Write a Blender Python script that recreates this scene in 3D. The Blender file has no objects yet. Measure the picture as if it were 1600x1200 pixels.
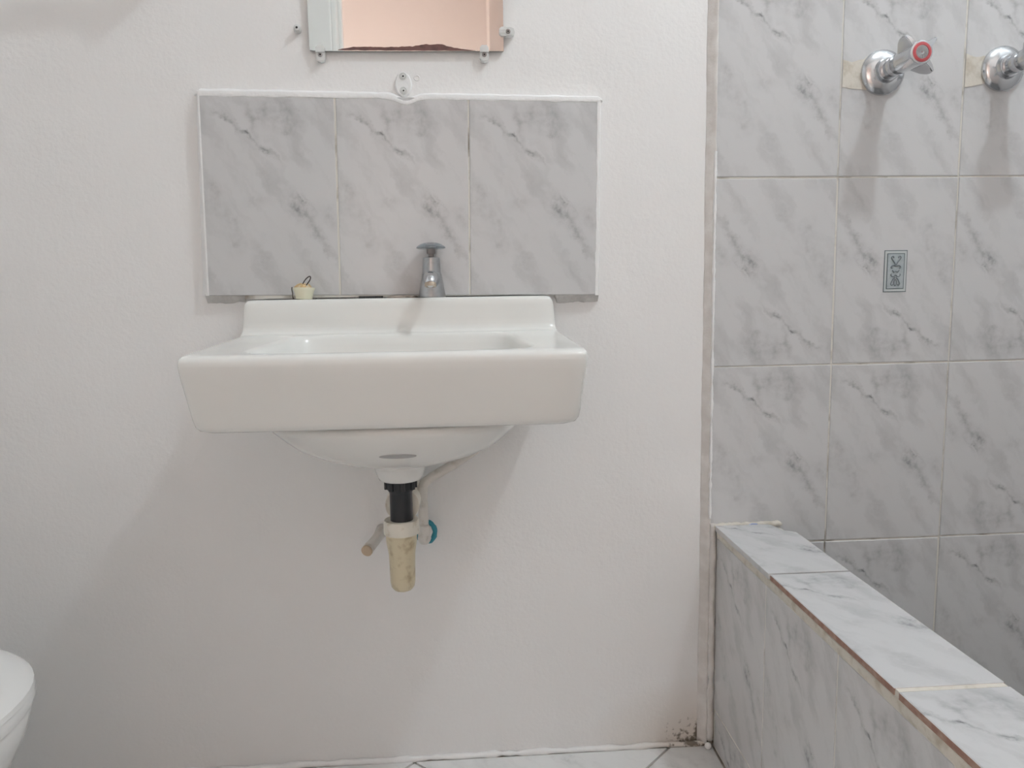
import bpy, bmesh, math, random
from mathutils import Vector, Matrix, noise
random.seed(4)
PI = math.pi
sc = bpy.context.scene
C = sc.collection

# ------------------------------------------------------------------ camera
cam_d = bpy.data.cameras.new('camera')
cam = bpy.data.objects.new('camera', cam_d); C.objects.link(cam)
FPX, YAW, PITCH, ROLL, CD, CH = 1170.959, 0.0647, 0.1214, -0.0161, 1.2101, 0.7931
fw = Vector((math.sin(YAW)*math.cos(PITCH), math.cos(YAW)*math.cos(PITCH), -math.sin(PITCH)))
rt = fw.cross(Vector((0, 0, 1))).normalized(); up = rt.cross(fw)
rt, up = rt*math.cos(ROLL)+up*math.sin(ROLL), up*math.cos(ROLL)-rt*math.sin(ROLL)
m = Matrix((rt, up, -fw)).transposed().to_4x4(); m.translation = Vector((0, -CD, CH))
cam.matrix_world = m
cam_d.sensor_width = 36; cam_d.lens = FPX*36/1600; cam_d.clip_start = .02
sc.camera = cam

# ------------------------------------------------------------------ world, exposure
w = bpy.data.worlds.new('world'); sc.world = w; w.use_nodes = True
w.node_tree.nodes['Background'].inputs[0].default_value = (1, .97, .94, 1)
w.node_tree.nodes['Background'].inputs[1].default_value = .05
vs = sc.view_settings
vs.view_transform = 'Standard'; vs.look = 'None'; vs.gamma = 1; vs.use_curve_mapping = False
vs.exposure = 0.30
sc.cycles.use_denoising = True
sc.cycles.max_bounces = 12; sc.cycles.diffuse_bounces = 8
LAMP = (.88, -.74, 2.37); LAMP_POWER = 345; LAMP_COL = (.912, 1.01, 1.06)
HALL_FILL = (-.85, -2.28, 1.05); HALL_FILL_POWER = 110; HALL_FILL_COL = (1, .98, .97)  # added fill light, hidden in the hall

# ------------------------------------------------------------------ materials
def new_mat(name, col, rough=.5, metal=0, spec=.5, bump=None, var=None, coat=0, trans=0, emit=None):
    """bump: (scale, strength, distance) ; var: (scale, colour2, lo, hi)"""
    mt = bpy.data.materials.new(name); mt.use_nodes = True
    nt = mt.node_tree; b = nt.nodes['Principled BSDF']
    b.inputs['Base Color'].default_value = (*col, 1)
    b.inputs['Roughness'].default_value = rough
    b.inputs['Metallic'].default_value = metal
    b.inputs['Specular IOR Level'].default_value = spec
    b.inputs['Coat Weight'].default_value = coat
    b.inputs['Transmission Weight'].default_value = trans
    tc = nt.nodes.new('ShaderNodeTexCoord')
    if var:
        n = nt.nodes.new('ShaderNodeTexNoise'); n.inputs['Scale'].default_value = var[0]; n.inputs['Detail'].default_value = 6
        nt.links.new(tc.outputs['Object'], n.inputs['Vector'])
        mr = nt.nodes.new('ShaderNodeMapRange'); mr.inputs['From Min'].default_value = var[2]; mr.inputs['From Max'].default_value = var[3]
        nt.links.new(n.outputs['Fac'], mr.inputs['Value'])
        mx = nt.nodes.new('ShaderNodeMix'); mx.data_type = 'RGBA'
        mx.inputs['A'].default_value = (*col, 1); mx.inputs['B'].default_value = (*var[1], 1)
        nt.links.new(mr.outputs['Result'], mx.inputs['Factor'])
        nt.links.new(mx.outputs['Result'], b.inputs['Base Color'])
    if bump:
        n = nt.nodes.new('ShaderNodeTexNoise'); n.inputs['Scale'].default_value = bump[0]; n.inputs['Detail'].default_value = 4
        nt.links.new(tc.outputs['Object'], n.inputs['Vector'])
        bp = nt.nodes.new('ShaderNodeBump'); bp.inputs['Strength'].default_value = bump[1]; bp.inputs['Distance'].default_value = bump[2]
        nt.links.new(n.outputs['Fac'], bp.inputs['Height'])
        nt.links.new(bp.outputs['Normal'], b.inputs['Normal'])
    if emit:
        b.inputs['Emission Color'].default_value = (*emit[0], 1); b.inputs['Emission Strength'].default_value = emit[1]
    return mt

def paint_mat(name, col, stain=False):
    """rolled, slightly uneven wall paint"""
    mt = new_mat(name, col, .55, spec=.35)
    nt = mt.node_tree; b = nt.nodes['Principled BSDF']; L = nt.links.new
    tc = nt.nodes.new('ShaderNodeTexCoord')
    def nz(s, d):
        n = nt.nodes.new('ShaderNodeTexNoise'); n.inputs['Scale'].default_value = s; n.inputs['Detail'].default_value = d
        L(tc.outputs['Object'], n.inputs['Vector']); return n
    b1 = nt.nodes.new('ShaderNodeBump'); b1.inputs['Strength'].default_value = .30; b1.inputs['Distance'].default_value = .012
    L(nz(9, 3).outputs['Fac'], b1.inputs['Height'])
    b2 = nt.nodes.new('ShaderNodeBump'); b2.inputs['Strength'].default_value = .35; b2.inputs['Distance'].default_value = .0016
    L(nz(160, 3).outputs['Fac'], b2.inputs['Height']); L(b1.outputs['Normal'], b2.inputs['Normal'])
    L(b2.outputs['Normal'], b.inputs['Normal'])
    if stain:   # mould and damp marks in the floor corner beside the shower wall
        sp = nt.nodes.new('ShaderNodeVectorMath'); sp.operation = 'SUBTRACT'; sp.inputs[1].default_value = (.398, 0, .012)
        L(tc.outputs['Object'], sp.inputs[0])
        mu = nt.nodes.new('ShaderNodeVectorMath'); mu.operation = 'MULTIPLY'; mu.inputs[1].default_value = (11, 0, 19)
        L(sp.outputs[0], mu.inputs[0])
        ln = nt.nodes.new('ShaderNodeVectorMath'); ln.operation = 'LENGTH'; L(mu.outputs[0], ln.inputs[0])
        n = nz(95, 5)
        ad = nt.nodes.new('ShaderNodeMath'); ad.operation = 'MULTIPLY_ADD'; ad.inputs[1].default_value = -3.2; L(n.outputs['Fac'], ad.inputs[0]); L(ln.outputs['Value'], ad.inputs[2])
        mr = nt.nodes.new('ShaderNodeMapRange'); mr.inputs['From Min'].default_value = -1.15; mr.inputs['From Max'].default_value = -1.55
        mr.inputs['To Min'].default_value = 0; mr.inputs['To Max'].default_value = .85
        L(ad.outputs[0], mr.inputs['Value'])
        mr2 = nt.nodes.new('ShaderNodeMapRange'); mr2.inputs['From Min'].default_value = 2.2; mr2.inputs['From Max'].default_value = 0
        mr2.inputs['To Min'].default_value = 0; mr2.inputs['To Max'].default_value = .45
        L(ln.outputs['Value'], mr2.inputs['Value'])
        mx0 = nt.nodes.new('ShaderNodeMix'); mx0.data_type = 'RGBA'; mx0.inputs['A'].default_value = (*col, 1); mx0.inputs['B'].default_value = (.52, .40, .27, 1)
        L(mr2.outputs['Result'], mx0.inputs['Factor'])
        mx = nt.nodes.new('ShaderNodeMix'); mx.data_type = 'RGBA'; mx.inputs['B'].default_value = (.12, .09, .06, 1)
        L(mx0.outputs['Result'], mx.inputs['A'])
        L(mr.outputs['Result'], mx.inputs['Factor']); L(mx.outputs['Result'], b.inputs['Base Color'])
    return mt

# grey vein marks of one printed tile: (x1, z1, x2, z2, half width, strength), tile is 1 x 1.5, centred
STROKES = [
    (-.40, .63, -.22, .49, .022, .70), (-.24, .51, -.10, .41, .018, .75), (-.10, .42, .06, .27, .022, .65),
    (-.12, .68, -.09, .42, .040, .40), (-.02, .72, -.06, .55, .05, .25), (.16, .52, .12, .44, .05, .22),
    (-.10, .70, .30, .56, .10, .20), (.00, .66, .22, .46, .12, .16),
    (.15, .05, .23, -.14, .030, .34), (.19, .06, .28, -.12, .012, .34), (.23, .05, .32, -.10, .010, .28), (.20, -.06, .32, -.22, .026, .34), (.10, .02, .36, -.24, .085, .26),
    (.24, -.16, .44, -.44, .024, .36), (.38, -.04, .52, -.26, .045, .26), (-.06, .24, .2, -.04, .06, .10),
    (-.52, .16, -.34, -.08, .055, .26), (-.36, -.04, -.20, -.34, .05, .22), (-.30, -.30, -.24, -.44, .06, .20),
    (-.18, -.36, .04, -.60, .06, .14), (.08, -.02, -.25, -.06, .05, .12), (-.50, .05, -.30, -.30, .05, .14),
]
def marble_mat(name, base, dark, gain=1.0, rough=.14):
    mt = bpy.data.materials.new(name); mt.use_nodes = True
    nt = mt.node_tree; b = nt.nodes['Principled BSDF']; L = nt.links.new; N = nt.nodes.new
    b.inputs['Roughness'].default_value = rough; b.inputs['Specular IOR Level'].default_value = .45
    tc = N('ShaderNodeTexCoord'); sx = N('ShaderNodeSeparateXYZ'); L(tc.outputs['Object'], sx.inputs[0])
    cb = N('ShaderNodeCombineXYZ')
    for i, o in (('X', 'X'), ('Y', 'Z')):
        mm = N('ShaderNodeMath'); mm.operation = 'MULTIPLY'; mm.inputs[1].default_value = 5.0
        L(sx.outputs[o], mm.inputs[0]); L(mm.outputs[0], cb.inputs[i])
    n1 = N('ShaderNodeTexNoise'); n1.noise_dimensions = '2D'; n1.inputs['Scale'].default_value = 5.5; n1.inputs['Detail'].default_value = 7; n1.inputs['Roughness'].default_value = .68
    L(cb.outputs[0], n1.inputs['Vector'])
    dv = N('ShaderNodeVectorMath'); dv.operation = 'SUBTRACT'; dv.inputs[1].default_value = (.5, .5, .5); L(n1.outputs['Color'], dv.inputs[0])
    ds = N('ShaderNodeVectorMath'); ds.operation = 'MULTIPLY'; ds.inputs[1].default_value = (.17, .17, 0); L(dv.outputs[0], ds.inputs[0])
    pv = N('ShaderNodeVectorMath'); pv.operation = 'ADD'; L(cb.outputs[0], pv.inputs[0]); L(ds.outputs[0], pv.inputs[1])
    acc = None
    for (x1, z1, x2, z2, hw, st) in STROKES:
        mp = N('ShaderNodeMapping'); mp.vector_type = 'TEXTURE'
        mp.inputs['Location'].default_value = ((x1+x2)/2, (z1+z2)/2, 0)
        mp.inputs['Rotation'].default_value = (0, 0, math.atan2(z2-z1, x2-x1))
        mp.inputs['Scale'].default_value = (math.hypot(x2-x1, z2-z1)*.75, hw*1.7, 1)
        L(pv.outputs[0], mp.inputs['Vector'])
        g = N('ShaderNodeTexGradient'); g.gradient_type = 'SPHERICAL'; L(mp.outputs[0], g.inputs[0])
        pw = N('ShaderNodeMath'); pw.operation = 'POWER'; pw.inputs[1].default_value = 1.5; L(g.outputs['Fac'], pw.inputs[0])
        ma = N('ShaderNodeMath'); ma.operation = 'MULTIPLY_ADD'; ma.inputs[1].default_value = st; L(pw.outputs[0], ma.inputs[0])
        if acc: L(acc.outputs[0], ma.inputs[2])
        else: ma.inputs[2].default_value = 0
        acc = ma
    # break the marks up and add a faint diagonal cloud
    n2 = N('ShaderNodeTexNoise'); n2.noise_dimensions = '2D'; n2.inputs['Scale'].default_value = 16; n2.inputs['Detail'].default_value = 5; L(cb.outputs[0], n2.inputs['Vector'])
    r2 = N('ShaderNodeMapRange'); r2.inputs['From Min'].default_value = .3; r2.inputs['From Max'].default_value = .72; r2.inputs['To Min'].default_value = .25; r2.inputs['To Max'].default_value = 1.35
    L(n2.outputs['Fac'], r2.inputs['Value'])
    m1 = N('ShaderNodeMath'); m1.operation = 'MULTIPLY'; L(acc.outputs[0], m1.inputs[0]); L(r2.outputs[0], m1.inputs[1])
    mp = N('ShaderNodeMapping'); mp.vector_type = 'TEXTURE'; mp.inputs['Rotation'].default_value = (0, 0, -.95); mp.inputs['Scale'].default_value = (.9, .22, 1)
    L(pv.outputs[0], mp.inputs[0])
    n3 = N('ShaderNodeTexNoise'); n3.noise_dimensions = '2D'; n3.inputs['Scale'].default_value = 1.5; n3.inputs['Detail'].default_value = 5; L(mp.outputs[0], n3.inputs['Vector'])
    r3 = N('ShaderNodeMapRange'); r3.inputs['From Min'].default_value = .50; r3.inputs['From Max'].default_value = .75; r3.inputs['To Max'].default_value = .22
    L(n3.outputs['Fac'], r3.inputs['Value'])
    m2 = N('ShaderNodeMath'); m2.operation = 'MULTIPLY_ADD'; m2.inputs[1].default_value = gain; m2.use_clamp = True
    L(m1.outputs[0], m2.inputs[0]); L(r3.outputs[0], m2.inputs[2])
    mx = N('ShaderNodeMix'); mx.data_type = 'RGBA'; mx.inputs['A'].default_value = (*base, 1); mx.inputs['B'].default_value = (*dark, 1)
    L(m2.outputs[0], mx.inputs['Factor']); L(mx.outputs['Result'], b.inputs['Base Color'])
    return mt

M = {}
M['paint'] = paint_mat('white_wall_paint', (.82, .815, .81), stain=True)
M['paint2'] = paint_mat('white_room_paint', (.88, .875, .87))
M['peach_room'] = paint_mat('peach_bathroom_paint', (.80, .71, .66))
M['grey_wall'] = new_mat('grey_shower_wall', (.55, .55, .55), .3)
M['tray'] = new_mat('grey_shower_floor', (.20, .20, .20), .5, var=(30, (.26, .25, .24), .4, .6))
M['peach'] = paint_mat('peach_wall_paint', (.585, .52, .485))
M['white_wood'] = new_mat('white_gloss_paint', (.82, .81, .785), .3)
M['tile'] = marble_mat('marble_print_glaze', (.60, .60, .605), (.15, .15, .155), 1.0)
M['tile_floor'] = marble_mat('marble_floor_glaze', (.74, .74, .735), (.30, .30, .30), .5, .2)
M['bisque'] = new_mat('terracotta_tile_body', (.30, .17, .13), .8, var=(90, (.42, .30, .24), .4, .7))
M['grout'] = new_mat('beige_grout', (.62, .59, .53), .85, bump=(300, .5, .001), var=(26, (.30, .27, .22), .54, .74))
M['grout_bed'] = new_mat('beige_grout_bed', (.66, .64, .59), .85, var=(24, (.30, .27, .23), .54, .72))
M['floor_grout'] = new_mat('floor_grout_grey', (.50, .475, .44), .9, var=(30, (.24, .20, .16), .5, .75))
M['mortar'] = new_mat('grey_mortar', (.56, .55, .54), .9, bump=(120, .8, .004), var=(40, (.66, .65, .63), .4, .65))
M['raw_plaster'] = new_mat('raw_plaster_edge', (.64, .61, .585), .9, bump=(220, .5, .0015), var=(40, (.74, .72, .70), .42, .7))
M['filler'] = new_mat('white_filler', (.84, .84, .84), .7, bump=(90, .6, .003))
M['tan_filler'] = new_mat('tan_filler', (.64, .605, .54), .85, bump=(150, .6, .002), var=(60, (.46, .41, .33), .5, .75))
M['ceramic'] = new_mat('white_glazed_ceramic', (.78, .78, .755), .14, spec=.5)
M['ceramic_toilet'] = new_mat('white_toilet_ceramic', (.78, .78, .77), .14)
M['ceramic_shade'] = new_mat('grey_recess_shade', (.42, .42, .42), .5)
M['chrome'] = new_mat('worn_chrome', (.62, .63, .65), .16, metal=1, bump=(60, .08, .001))
M['chrome_dull'] = new_mat('dull_chrome', (.47, .48, .49), .30, metal=1, bump=(110, .25, .001), var=(70, (.38, .38, .39), .5, .7))
M['brass'] = new_mat('worn_brass_lime', (.46, .38, .30), .5, metal=.5)
M['acrylic'] = new_mat('smoky_clear_plastic', (.60, .66, .70), .12, trans=.75)
M['spindle'] = new_mat('grey_spindle_metal', (.30, .27, .26), .45, metal=.8)
M['red'] = new_mat('red_indicator_ring', (.52, .09, .10), .35)
M['blue'] = new_mat('blue_indicator_ring', (.08, .16, .45), .35)
M['black_plastic'] = new_mat('black_plastic', (.022, .024, .028), .35)
M['yellow_plastic'] = new_mat('aged_cream_plastic', (.76, .68, .49), .35, var=(85, (.50, .40, .24), .50, .72), trans=.2)
M['cream_plastic'] = new_mat('cream_plastic', (.74, .71, .63), .4, var=(70, (.50, .42, .30), .60, .75))
M['pipe_paint'] = new_mat('overpainted_pipe', (.72, .69, .65), .6, bump=(120, .7, .003), var=(60, (.52, .48, .42), .55, .75))
M['teal'] = new_mat('teal_plastic', (.03, .26, .34), .5, bump=(200, .6, .002))
M['tan_end'] = new_mat('tan_plug_end', (.56, .44, .32), .6)
M['rubber'] = new_mat('cream_rubber', (.76, .74, .58), .55)
M['rust'] = new_mat('rusty_residue', (.58, .40, .20), .9, bump=(400, 1, .002), var=(200, (.72, .62, .44), .4, .6))
M['wire'] = new_mat('dark_wire', (.06, .045, .045), .5, metal=.5)
M['bead'] = new_mat('chain_metal', (.13, .12, .11), .45, metal=.3)
M['brown_disc'] = new_mat('brown_corroded_disc', (.36, .30, .26), .6, var=(120, (.20, .16, .13), .45, .65))
M['black_seal'] = new_mat('black_old_sealant', (.03, .03, .03), .7)
M['mirror'] = new_mat('silvered_glass', (.91, .92, .91), .02, metal=1)
M['mirror_edge'] = new_mat('mirror_glass_edge', (.24, .25, .23), .4)
M['peel'] = new_mat('brown_peeled_backing', (.17, .085, .075), .6, var=(80, (.11, .06, .055), .45, .65))
M['clip'] = new_mat('clear_clip_plastic', (.90, .91, .90), .25, trans=.25)
M['screw'] = new_mat('screw_metal', (.45, .45, .46), .3, metal=1)
M['hole'] = new_mat('dark_recess', (.02, .02, .02), .8)
M['decor_dark'] = new_mat('decor_dark_line', (.13, .16, .17), .2)
M['decor_pale'] = new_mat('decor_pale_band', (.52, .56, .56), .2)
M['decor_mid'] = new_mat('decor_blue_grey', (.37, .42, .44), .2, var=(160, (.45, .49, .51), .35, .65))
M['decor_scroll'] = new_mat('decor_scroll', (.20, .23, .25), .3)
M['bluemark'] = new_mat('blue_smear', (.42, .47, .66), .7)
M['lampbase'] = new_mat('white_lamp_base', (.8, .8, .8), .4)
M['globe'] = new_mat('lit_opal_globe', (.9, .9, .9), .3, emit=(LAMP_COL, LAMP_POWER))
M['globe_fill'] = new_mat('lit_fill_globe', (.9, .9, .9), .3, emit=(HALL_FILL_COL, HALL_FILL_POWER))

# ------------------------------------------------------------------ helpers
def link(o, parent=None):
    C.objects.link(o)
    if parent is not None: o.parent = parent
    return o
def thing(name, label, cat, loc=(0, 0, 0), rot=(0, 0, 0), group=None):
    o = bpy.data.objects.new(name, None); o.empty_display_size = .05
    o.location = loc; o.rotation_euler = rot; o['label'] = label; o['category'] = cat
    if group: o['group'] = group
    return link(o)
def obj(name, bm, mats, parent=None, smooth=False, origin=None, local=False, recalc=True):
    """verts in world coordinates unless local; origin = where the object's own origin goes"""
    if recalc: bmesh.ops.recalc_face_normals(bm, faces=bm.faces[:])
    me = bpy.data.meshes.new(name); 
    if origin is not None: bmesh.ops.translate(bm, vec=-Vector(origin), verts=bm.verts[:])
    bm.to_mesh(me); bm.free()
    for k in (mats if isinstance(mats, (list, tuple)) else [mats]): me.materials.append(M[k])
    for p in me.polygons: p.use_smooth = bool(smooth)
    if smooth == 'auto':
        try: me.set_sharp_from_angle(angle=math.radians(38))
        except Exception: pass
    o = bpy.data.objects.new(name, me); link(o, parent)
    base = Vector(parent.location) if (parent is not None and not local) else Vector((0, 0, 0))
    if parent is not None and parent.parent is not None and not local: base = base + Vector(parent.parent.location)
    o.location = (Vector(origin) if origin is not None else Vector((0, 0, 0))) - base
    return o
def tag(o, label=None, cat=None, group=None, kind=None):
    for k, v in (('label', label), ('category', cat), ('group', group), ('kind', kind)):
        if v: o[k] = v
    return o
def box(bm, x0, x1, y0, y1, z0, z1, bev=0, mi=0):
    vs_ = [bm.verts.new((x, y, z)) for x in (x0, x1) for y in (y0, y1) for z in (z0, z1)]
    fs = [bm.faces.new([vs_[i] for i in q]) for q in ((0, 1, 3, 2), (4, 6, 7, 5), (0, 4, 5, 1), (2, 3, 7, 6), (0, 2, 6, 4), (1, 5, 7, 3))]
    for f in fs: f.material_index = mi
    if bev:
        es = list({e for f in fs for e in f.edges})
        bmesh.ops.bevel(bm, geom=es, offset=bev, segments=2, affect='EDGES', profile=.5)
    return fs
def frame_of(d):
    d = Vector(d).normalized()
    a = Vector((0, 0, 1)) if abs(d.z) < .9 else Vector((1, 0, 0))
    u = d.cross(a).normalized(); return d, u, d.cross(u).normalized()
def rings(bm, rs, cap0=True, cap1=True, mi=0):
    """loft between closed rings of points"""
    vr = [[bm.verts.new(p) for p in r] for r in rs]
    n = len(vr[0])
    for a, b in zip(vr, vr[1:]):
        for i in range(n):
            f = bm.faces.new((a[i], a[(i+1) % n], b[(i+1) % n], b[i])); f.material_index = mi
    if cap0: bm.faces.new(vr[0]).material_index = mi
    if cap1: bm.faces.new(list(reversed(vr[-1]))).material_index = mi
    return vr
def lathe(bm, o, d, prof, n=32, mi=0, cap0=True, cap1=True):
    """prof = [(radius, distance along d)] around axis d from o"""
    o = Vector(o); d, u, v = frame_of(d)
    rings(bm, [[o + d*h + (u*math.cos(2*PI*i/n) + v*math.sin(2*PI*i/n))*r for i in range(n)] for r, h in prof], cap0, cap1, mi)
def tube(bm, pts, rad, n=14, mi=0, jit=0, closed=False):
    pts = [Vector(p) for p in pts]; rs = []; k = len(pts)
    rad = rad if isinstance(rad, (list, tuple)) else [rad]*k
    pu = None
    for i, p in enumerate(pts):
        t = (pts[(i+1) % k]-pts[i-1]) if closed else (pts[min(i+1, k-1)]-pts[max(i-1, 0)])
        t.normalize()
        if pu is None: _, pu, _ = frame_of(t)
        pu = (pu - t*pu.dot(t)).normalized(); pv = t.cross(pu)
        ring = []
        for j in range(n):
            r = rad[i]
            a = 2*PI*j/n; q = p+(pu*math.cos(a)+pv*math.sin(a))*r
            if jit: q = p+(pu*math.cos(a)+pv*math.sin(a))*(r*(1+jit*noise.noise(q*140)))
            ring.append(q)
        rs.append(ring)
    if closed:
        vr = [[bm.verts.new(p) for p in r] for r in rs]
        for i in range(k):
            a, b = vr[i], vr[(i+1) % k]
            for j in range(n): bm.faces.new((a[j], a[(j+1) % n], b[(j+1) % n], b[j])).material_index = mi
    else: rings(bm, rs, mi=mi)
def spline(pts, sub=8):
    P_ = [Vector(p) for p in pts]; out = []
    for i in range(len(P_)-1):
        a, b, c, d = P_[max(i-1, 0)], P_[i], P_[i+1], P_[min(i+2, len(P_)-1)]
        for s in range(sub):
            t = s/sub
            out.append(.5*((2*b)+(c-a)*t+(2*a-5*b+4*c-d)*t*t+(3*b-a-3*c+d)*t**3))
    out.append(P_[-1]); return out
def prism(bm, pts2, fmap, t0, t1, mi=0):
    """extrude outline pts2 (a,b) from t0 to t1; fmap(a,b,t) -> point"""
    rings(bm, [[fmap(a, b, t) for a, b in pts2] for t in (t0, t1)], mi=mi)
def sell(cx, cy, a, b, n, z, tilt=0, N=96, taper=0):
    out = []
    for i in range(N):
        th = 2*PI*(i+.5)/N; c, s = math.cos(th), math.sin(th)
        x = math.copysign(abs(c)**(2/n), c); y = math.copysign(abs(s)**(2/n), s)
        yy = cy+b*y
        out.append(Vector((cx+a*x*(1-taper*(y+1)*.5), yy, z+tilt*(yy+.168))))
    return out

def tile_bm(x0, x1, z0, z1, t=.008, bev=.0010, edge_mi=0):
    bm = bmesh.new()
    def r(i, y): return [bm.verts.new(p) for p in ((x0+i, y, z0+i), (x1-i, y, z0+i), (x1-i, y, z1-i), (x0+i, y, z1-i))]
    a, b, c = r(0, 0), r(0, -(t-bev)), r(bev, -t)
    bm.faces.new(a); bm.faces.new(c)
    for p, q, mi in ((a, b, edge_mi), (b, c, 0)):
        for i in range(4):
            bm.faces.new((p[i], p[(i+1) % 4], q[(i+1) % 4], q[i])).material_index = mi
    return bm
def tile_mesh(name, *a, mats=('tile',), **k):
    bm = tile_bm(*a, **k); bmesh.ops.recalc_face_normals(bm, faces=bm.faces[:])
    me = bpy.data.meshes.new(name); bm.to_mesh(me); bm.free()
    for q in mats: me.materials.append(M[q])
    return me
def place(me, name, parent, loc, rot=(0, 0, 0)):
    o = bpy.data.objects.new(name, me); link(o, parent); o.location = loc; o.rotation_euler = rot; return o

# ------------------------------------------------------------------ room shell
XL, XR, YF, ZC = -1.08, 1.36, -1.75, 2.46
bm = bmesh.new(); box(bm, XL-.1, XR+.1, 0, .1, -.1, ZC)
wall_back = tag(obj('wall_back', bm, 'paint'), 'white painted wall behind the wash basin', 'wall', kind='structure')
bm = bmesh.new(); box(bm, XL-.1, XL, YF, 0, -.1, ZC)
tag(obj('wall_left', bm, 'paint2'), 'white side wall behind the toilet', 'wall', kind='structure')
bm = bmesh.new(); box(bm, XR, XR+.1, YF, 0, -.1, ZC)
tag(obj('wall_right', bm, 'grey_wall'), 'grey side wall of the shower', 'wall', kind='structure')
bm = bmesh.new(); box(bm, XL-.1, XR+.1, -3.05, .1, ZC, ZC+.1)
tag(obj('ceiling', bm, 'paint2'), 'white ceiling over the bathroom', 'ceiling', kind='structure')
# wall with the doorway, seen only in the mirror
DX0, DX1, DZ = -.455, .40, 2.06
bm = bmesh.new()
box(bm, XL-.1, DX0, YF-.11, YF, -.1, ZC); box(bm, DX1, XR+.1, YF-.11, YF, -.1, ZC); box(bm, DX0, DX1, YF-.11, YF, DZ, ZC)
tag(obj('wall_front', bm, 'peach_room'), 'peach wall around the doorway, seen in the mirror', 'wall', kind='structure')
bm = bmesh.new()
for s, x in ((-1, DX0), (1, DX1)):
    xa, xb = sorted((x, x+s*.085)); box(bm, xa, xb, YF, YF+.018, 0, DZ+.085, .004)
    xa, xb = sorted((x+s*.085, x+s*.1)); box(bm, xa, xb, YF, YF+.026, 0, DZ+.1, .004)
    xa, xb = sorted((x, x-s*.018)); box(bm, xa, xb, YF-.11, YF+.006, 0, DZ, .003)
    xa, xb = sorted((x-s*.018, x-s*.030)); box(bm, xa, xb, YF-.08, YF-.045, 0, DZ, .002)
box(bm, DX0, DX1, YF, YF+.018, DZ, DZ+.085, .004)
tag(obj('trim_1', bm, 'white_wood'), 'white door frame reflected in the left of the mirror', 'door frame', kind='structure')
bm = bmesh.new()
box(bm, XL-.1, .165, -3.05, -2.95, -.1, ZC); box(bm, .165, XR+.1, -3.05, -2.62, -.1, ZC)
tag(obj('wall_hall', bm, 'peach'), 'peach painted hall wall reflected in the mirror', 'wall', kind='structure')
for nm, xa, xb in (('wall_hall_left', XL-.1, XL), ('wall_hall_right', XR, XR+.1)):
    bm = bmesh.new(); box(bm, xa, xb, -2.95, YF-.11, -.1, ZC)
    tag(obj(nm, bm, 'peach'), 'peach end wall of the hall on the %s' % nm.split('_')[-1], 'wall', kind='structure')
# floor with diagonal tiles
bm = bmesh.new(); box(bm, XL, XR, -3.0, 0, -.1, -.0025)
floor = tag(obj('floor', bm, 'floor_grout'), 'pale marble look floor tiles laid diagonally', 'floor', kind='structure')
def clip_poly(P_, lims):
    for ax, val, sgn in lims:
        out = []
        for i in range(len(P_)):
            a, b = P_[i], P_[(i+1) % len(P_)]
            da, db = (a[ax]-val)*sgn, (b[ax]-val)*sgn
            if da >= 0: out.append(a)
            if da*db < 0:
                t = da/(da-db); out.append((a[0]+(b[0]-a[0])*t, a[1]+(b[1]-a[1])*t))
        P_ = out
        if not P_: break
    return P_
S2 = math.sqrt(.5); PIT = .311; H_ = .3065/2
for i in range(-7, 8):
    for j in range(-7, 8):
        # lines x-y = .352+k*PIT*sqrt2 ; x+y = .40+k*PIT*sqrt2
        d1 = .352*S2+(i+.5)*PIT; d2 = (.44 if i >= 0 else .33)*S2+(j+.5)*PIT
        cx, cy = (d1+d2)*S2, (d2-d1)*S2
        sq = [(cx+(a*S2+b*S2)*H_, cy+(-a*S2+b*S2)*H_) for a, b in ((-1, -1), (1, -1), (1, 1), (-1, 1))]
        pl = clip_poly(sq, ((0, XL+.002, 1), (0, .4165, -1), (1, YF+.03, 1), (1, -.010, -1)))
        if len(pl) < 3: continue
        ar = abs(sum(pl[k][0]*pl[(k+1) % len(pl)][1]-pl[(k+1) % len(pl)][0]*pl[k][1] for k in range(len(pl))))/2
        if ar < .0008: continue
        bm = bmesh.new()
        # local coordinates: the tile's face towards -y so the print follows, then laid flat
        prism(bm, [(p[0]-cx, p[1]-cy) for p in pl], lambda a, b, t: (a, -t, b), 0, .0075)
        o = obj('tile', bm, 'tile_floor', floor, local=True); o.location = (cx, cy, -.0065); o.rotation_euler = (-PI/2, 0, 0)
bm = bmesh.new(); box(bm, .5315, XR-.001, YF+.002, -.0112, -.0024, .012)
tag(obj('floor_shower', bm, 'tray'), 'dark grey shower floor behind the low wall', 'floor', kind='structure')
# uneven filler bead along the wall foot
bm = bmesh.new()
pts, rad = [], []
for k in range(120):
    x = XL+.01+(.412-XL-.01)*k/119
    pts.append((x, -.0045-.003*noise.noise((x*9, 3, 1)), .003+.002*noise.noise((x*14, 0, 5))))
    rad.append(.0052+.0030*noise.noise((x*22, 7, 2))+.0022*noise.noise((x*70, 1, 2)))
tube(bm, pts, rad, 10, jit=.25)
obj('filler_bead', bm, 'paint', wall_back, smooth=True)
bm = bmesh.new(); lathe(bm, (.4085, -.018, .006), (.3, -.4, .8), [(.0015, -.006), (.005, -.004), (.006, 0), (.0045, .004), (.001, .006)], 12)
obj('filler_lump', bm, 'filler', wall_back, smooth=True)

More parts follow.
